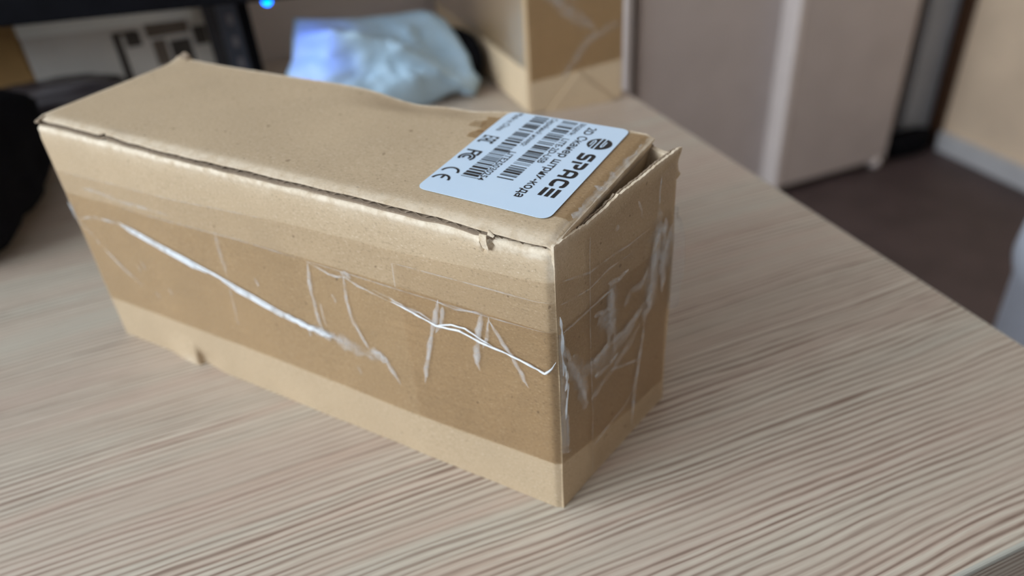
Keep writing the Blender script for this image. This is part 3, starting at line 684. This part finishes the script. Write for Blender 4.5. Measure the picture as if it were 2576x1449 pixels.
# ------------------------------------------------------------------ things at the back of the desk
# tall brown carton
bc = empty('tall_carton', (1.19, 2.99, 0)); tag(bc, 'tall brown taped cardboard carton standing at the right back of the desk', 'carton')
cw, cdp, chh = 0.66, 2.00, 2.6
vs = [(0, 0, 0), (cw, -0.06, 0), (cw + 0.02, cdp, 0), (0.02, cdp, 0)]; vs += [(x, y, chh) for x, y, z in vs]
o = mesh('carton_body', vs, [(3, 2, 1, 0), (4, 5, 6, 7), (0, 1, 5, 4), (1, 2, 6, 5), (2, 3, 7, 6), (3, 0, 4, 7)], m_bigcard, bc)
bm = bmesh.new(); bm.from_mesh(o.data); bmesh.ops.bevel(bm, geom=bm.edges[:], offset=0.012 * S, segments=2, affect='EDGES'); bm.to_mesh(o.data); bm.free()
m_browntape = film('brown_tape_film', (0.90, 0.83, 0.72, 1), 0.3, 0.01, 0.6)
def left_face(y, z, l): return (0.02 * y / cdp - l - 0.002, y, z)
def right_face(x, z, l): return (x, -0.06 * x / cw - l - 0.002, z)
slab('carton_tape', 2, 6, lambda a, b: left_face(0.02 + 1.96 * a, 0.30 + 0.50 * b, 0.002), None, m_browntape, bc)
slab('carton_tape', 2, 6, lambda a, b: left_face(0.02 + 1.96 * a, 1.05 + 0.5 * b, 0.002), None, m_browntape, bc)
slab('carton_tape', 2, 6, lambda a, b: right_face(0.01 + 0.64 * a, 0.22 + 0.55 * b + 0.06 * a, 0.002), None, m_browntape, bc)
Rf = lambda pts, w_, m: ridge('tape_crease', pts, w_, 0.001, m, bc, right_face, 0.004, seed=pts[0][0] * 7 + w_ * 90)
Rf([(0.62, 0.52), (0.42, 0.44), (0.22, 0.20)], 0.03, m_faint)
Rf([(0.10, 0.80), (0.30, 0.62), (0.46, 0.50)], 0.05, m_faint)
Rf([(0.30, 0.70), (0.38, 0.76)], 0.04, m_faint)
# folded flap triangle at the foot of its right face
mesh('carton_flap', [right_face(0.12, 0.0, 0.003), right_face(0.60, 0.0, 0.003), right_face(0.34, 0.24, 0.003), right_face(0.12, 0.0, 0.012), right_face(0.60, 0.0, 0.012), right_face(0.34, 0.24, 0.012)],
     [(0, 2, 1), (3, 4, 5), (0, 1, 4, 3), (1, 2, 5, 4), (2, 0, 3, 5)], m_bigcard, bc)

# crumpled pale mailer bag
def mailer_mat():
    t = NT('pale_poly_mailer'); v = t.co(); n = t.noise(v, 35, 4)
    c = t.mix(n, lin(172, 204, 226), lin(194, 220, 238))
    return t.done(t.pbr(c, 0.45, t.bump(n, 0.3, 0.003), 0.4))
m_mail = mailer_mat()
OUT = [(-0.072, 3.916, 0.621), (0.12, 3.89, 0.592), (0.338, 3.873, 0.564), (0.60, 3.865, 0.548), (0.781, 3.860, 0.547), (0.858, 3.840, 0.521), (0.927, 3.802, 0.469), (0.978, 3.727, 0.369), (1.022, 3.635, 0.247), (1.020, 3.568, 0.165), (1.057, 3.527, 0.102), (0.983, 3.466, 0.015), (0.911, 3.501, 0.060), (0.809, 3.501, 0.055), (0.66, 3.50, 0.004), (0.40, 3.50, 0.003), (0.10, 3.50, 0.003), (-0.20, 3.52, 0.003), (-0.235, 3.62, 0.20), (-0.222, 3.704, 0.338), (-0.160, 3.754, 0.405), (-0.124, 3.832, 0.509)]
def mailer():
    c = Vector((0.42, 3.66, 0.27)); n = len(OUT); sub = 4; ring = []
    for i in range(n):
        a, b = Vector(OUT[i]), Vector(OUT[(i + 1) % n])
        for k in range(sub): ring.append(a.lerp(b, k / sub))
    N = len(ring); K = 16; nrm = Vector((0, -0.80, 0.60)); vs, fs = [], []
    for side in (1, -1):
        for k in range(K + 1):
            r = k / K
            for i in range(N):
                p = c.lerp(ring[i], r)
                hgt = 0.17 * (1 - r ** 2.2) ** 0.8 if side == 1 else -0.10 * (1 - r * r) ** 0.8
                if side == 1:
                    q = p
                    # a sharp fold runs from the upper left down to the right; crumples around it
                    fl = q.z - (0.46 - 0.34 * (q.x - 0.0))
                    hgt += 0.13 * math.exp(-((fl) / 0.06) ** 2) * sm(0.75, 0.45, q.x) * (1 - r ** 4)
                    hgt -= 0.09 * sm(0.0, 0.12, fl) * (1 - r ** 4)
                    hgt += 0.07 * noise.fractal(Vector((q.x * 4, q.z * 5, 2.2)), 0.8, 2, 3) * (1 - r ** 6)
                    hgt += 0.03 * (1 - abs(noise.noise(Vector((q.x * 7 + q.z * 4, q.z * 3, 7.1))) * 2)) * (1 - r ** 6)
                v = p + nrm * hgt; v.z = max(v.z, 0.002); vs.append(tuple(v - Vector((0.42, 3.6, 0))))
    off = (K + 1) * N
    for sidx, o_ in ((0, 0), (1, off)):
        for k in range(K):
            for i in range(N):
                a = o_ + k * N + i; b = o_ + k * N + (i + 1) % N
                f = (a, a + N, b + N, b); fs.append(f if sidx else f[::-1])
    return vs, fs
vs, fs = mailer()
mb = empty('mailer_bag', (0.42, 3.6, 0)); tag(mb, 'crumpled pale blue white plastic mailer bag behind the box, beside the tall carton', 'bag')
o = mesh('bag_body', vs, fs, m_mail, mb, True)
bm = bmesh.new(); bm.from_mesh(o.data); bmesh.ops.remove_doubles(bm, verts=bm.verts[:], dist=1e-6); bmesh.ops.recalc_face_normals(bm, faces=bm.faces[:]); bm.to_mesh(o.data); bm.free()
o.data.polygons.foreach_set('use_smooth', [True] * len(o.data.polygons))

# black lump added to fill in the shadow between mailer and carton
o = lump('shadow_lump', 1.05, 3.92, 0.17, 0.125, 0.30, 0.17, m_black, amp=0.10, seed=5.1)
tag(o, 'black lump standing in for the shadow between the mailer bag and the carton', 'pouch')

# monitor: bezel along the top left, blue power lamp under its right corner
m_bez = plain('black_plastic_bezel', (0.006, 0.006, 0.008, 1), 0.6, 60, 0.2, 0.1, 0.06)
m_scr = plain('dark_screen', (0.012, 0.010, 0.009, 1), 0.35, 5, 0.1, 0.02, 0.3)
MR = empty('monitor', (0.02, 3.42, 0), math.atan2(0.247, -0.969) + math.pi)
tag(MR, 'black monitor whose lower bezel crosses the top left corner, blue lamp below', 'monitor')
mz = 0.862; ML = 4.6
box('bezel', -ML, 0, -0.05, 0.16, mz, mz + 0.17, m_bez, MR, 0.015)
box('bezel', -ML, 0, -0.05, 0.16, mz + 2.3, mz + 2.47, m_bez, MR, 0.015)
box('bezel', -ML, -ML + 0.17, -0.05, 0.16, mz + 0.17, mz + 2.3, m_bez, MR, 0.015)
box('bezel', -0.17, 0, -0.05, 0.16, mz + 0.17, mz + 2.3, m_bez, MR, 0.015)
box('screen', -ML + 0.17, -0.17, -0.03, 0.14, mz + 0.17, mz + 2.3, m_scr, MR)
box('stand_column', -3.6, -3.1, 0.162, 0.42, 0.06, 1.9, m_bez, MR, 0.03)
box('stand_base', -4.2, -2.6, 0.0, 0.55, 0, 0.06, m_bez, MR, 0.02)
led = NT('blue_power_lamp'); m_led = led.done(led.n('ShaderNodeEmission', {0: (0.0, 0.16, 1.0, 1), 1: 9.0}).outputs[0])
bm = bmesh.new(); bmesh.ops.create_uvsphere(bm, u_segments=20, v_segments=12, radius=0.030 * S)
for v in bm.verts: v.co += Vector((-0.285, 0.02, mz - 0.012)) * S
me = bpy.data.meshes.new('power_lamp'); bm.to_mesh(me); bm.free()
o = link('power_lamp', me, m_led, MR); tag(o, 'glowing blue power lamp')
pl = bpy.data.lights.new('blue_lamp_light', 'SPOT'); pl.energy = 0.10; pl.color = (0.02, 0.12, 1.0); pl.shadow_soft_size = 0.006; pl.spot_size = math.radians(60); pl.spot_blend = 0.8
po = bpy.data.objects.new('blue_lamp_light', pl); C.objects.link(po)
po.location = Vector((-0.24, 3.36, mz - 0.07)) * S
po.rotation_euler = (Vector((0.02, 3.72, 0.40)) - Vector((-0.24, 3.36, mz - 0.07))).to_track_quat('-Z', 'Y').to_euler()

# perforated metal post
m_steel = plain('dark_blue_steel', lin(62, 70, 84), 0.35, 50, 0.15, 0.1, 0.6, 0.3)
m_steel2 = plain('shaded_steel', lin(48, 48, 52), 0.5, 50, 0.15, 0.1, 0.3)  # darker copy of the steel: shadow on the post's left put into colour
m_slot = plain('light_behind_slot', lin(120, 118, 124), 0.6, 30, 0.1, 0.1)
ps = empty('metal_post', (-0.535, 4.30, 0)); tag(ps, 'dark perforated steel angle post between the printed carton and the mailer bag', 'post')
box('front_flange', 0, 0.135, -0.012, 0, 0, 2.0, m_steel, ps)
box('side_flange', 0.136, 0.215, 0.0, 0.03, 0, 2.0, m_bez, ps)
for k in range(12):
    box('slot', 0.055, 0.095, -0.016, -0.0122, 0.10 + 0.15 * k, 0.17 + 0.15 * k, m_slot, ps)
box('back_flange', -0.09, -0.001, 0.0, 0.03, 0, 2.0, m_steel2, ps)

# printed grey carton and brown carton behind the monitor
gc = empty('printed_carton', (-1.18, 4.95, 0)); tag(gc, 'grey white printed carton under the monitor, left of the steel post', 'carton')
box('carton_body', -0.60, 0.56, -0.45, 0.11, 0, 1.02, m_greycarton, gc, 0.012)
m_tapeg = plain('pale_carton_tape', lin(236, 236, 228), 0.35, 20, 0.05, 0.05)
mesh('carton_tape', [(-0.60, -0.456, 0.63), (0.50, -0.456, 0.58), (0.50, -0.456, 0.78), (-0.60, -0.456, 0.86), (-0.60, -0.4515, 0.63), (0.50, -0.4515, 0.58), (0.50, -0.4515, 0.78), (-0.60, -0.4515, 0.86)],
     [(0, 1, 2, 3), (4, 7, 6, 5), (0, 4, 5, 1), (3, 2, 6, 7)], m_tapeg, gc)
m_print = plain('dark_carton_print', lin(72, 66, 60), 0.7, 60, 0.2, 0.05)
m_print2 = plain('brown_carton_print', lin(112, 100, 88), 0.7, 60, 0.2, 0.05)
for x0, x1, z0, z1, m in ((-0.055, -0.005, 0.16, 0.56, m_print), (0.02, 0.12, 0.46, 0.56, m_print), (0.16, 0.44, 0.50, 0.62, m_print2), (0.18, 0.27, 0.30, 0.48, m_print2), (0.29, 0.43, 0.16, 0.46, m_print), (0.46, 0.55, 0.40, 0.53, m_print), (-0.055, 0.10, 0.545, 0.57, m_print2)):
    box('printed_mark', x0, x1, -0.4525, -0.4508, z0, z1, m, gc)
bb = empty('brown_carton', (-2.12, 5.0, 0)); tag(bb, 'brown cardboard carton at the left edge, beside the printed carton', 'carton')
box('carton_body', -0.3, 0.325, -0.36, 0.06, 0, 1.1, m_brownbox, bb, 0.012)
box('carton_flap', -0.29, 0.30, -0.376, -0.3615, 0.30, 0.62, m_brownbox, bb, 0.004)

# black cloth bag and glossy pouch at the left edge
bk = empty('black_bag', (-2.51, 3.28, 0), math.radians(-9)); tag(bk, 'black fabric bag slumped on the desk at the left edge', 'bag')
lump('bag_body', 0.0, 0, 0.31, 0.78, 0.70, 0.32, m_black, bk, amp=0.06, seed=1.9, power=5.0)
lump('bag_flap', 0.06, -0.05, 0.46, 0.66, 0.55, 0.15, m_black, bk, amp=0.12, seed=4.0, flat=False)
m_gloss = plain('glossy_dark_film', (0.045, 0.038, 0.042, 1), 0.2, 12, 0.2, 0.3, 0.8)
o = lump('glossy_pouch', -1.74, 4.24, 0.20, 0.55, 0.18, 0.205, m_gloss, amp=0.07, fs=2.0, seed=6.2, power=3.0)
tag(o, 'glossy dark plastic pouch lying between the black bag and the cartons', 'pouch')
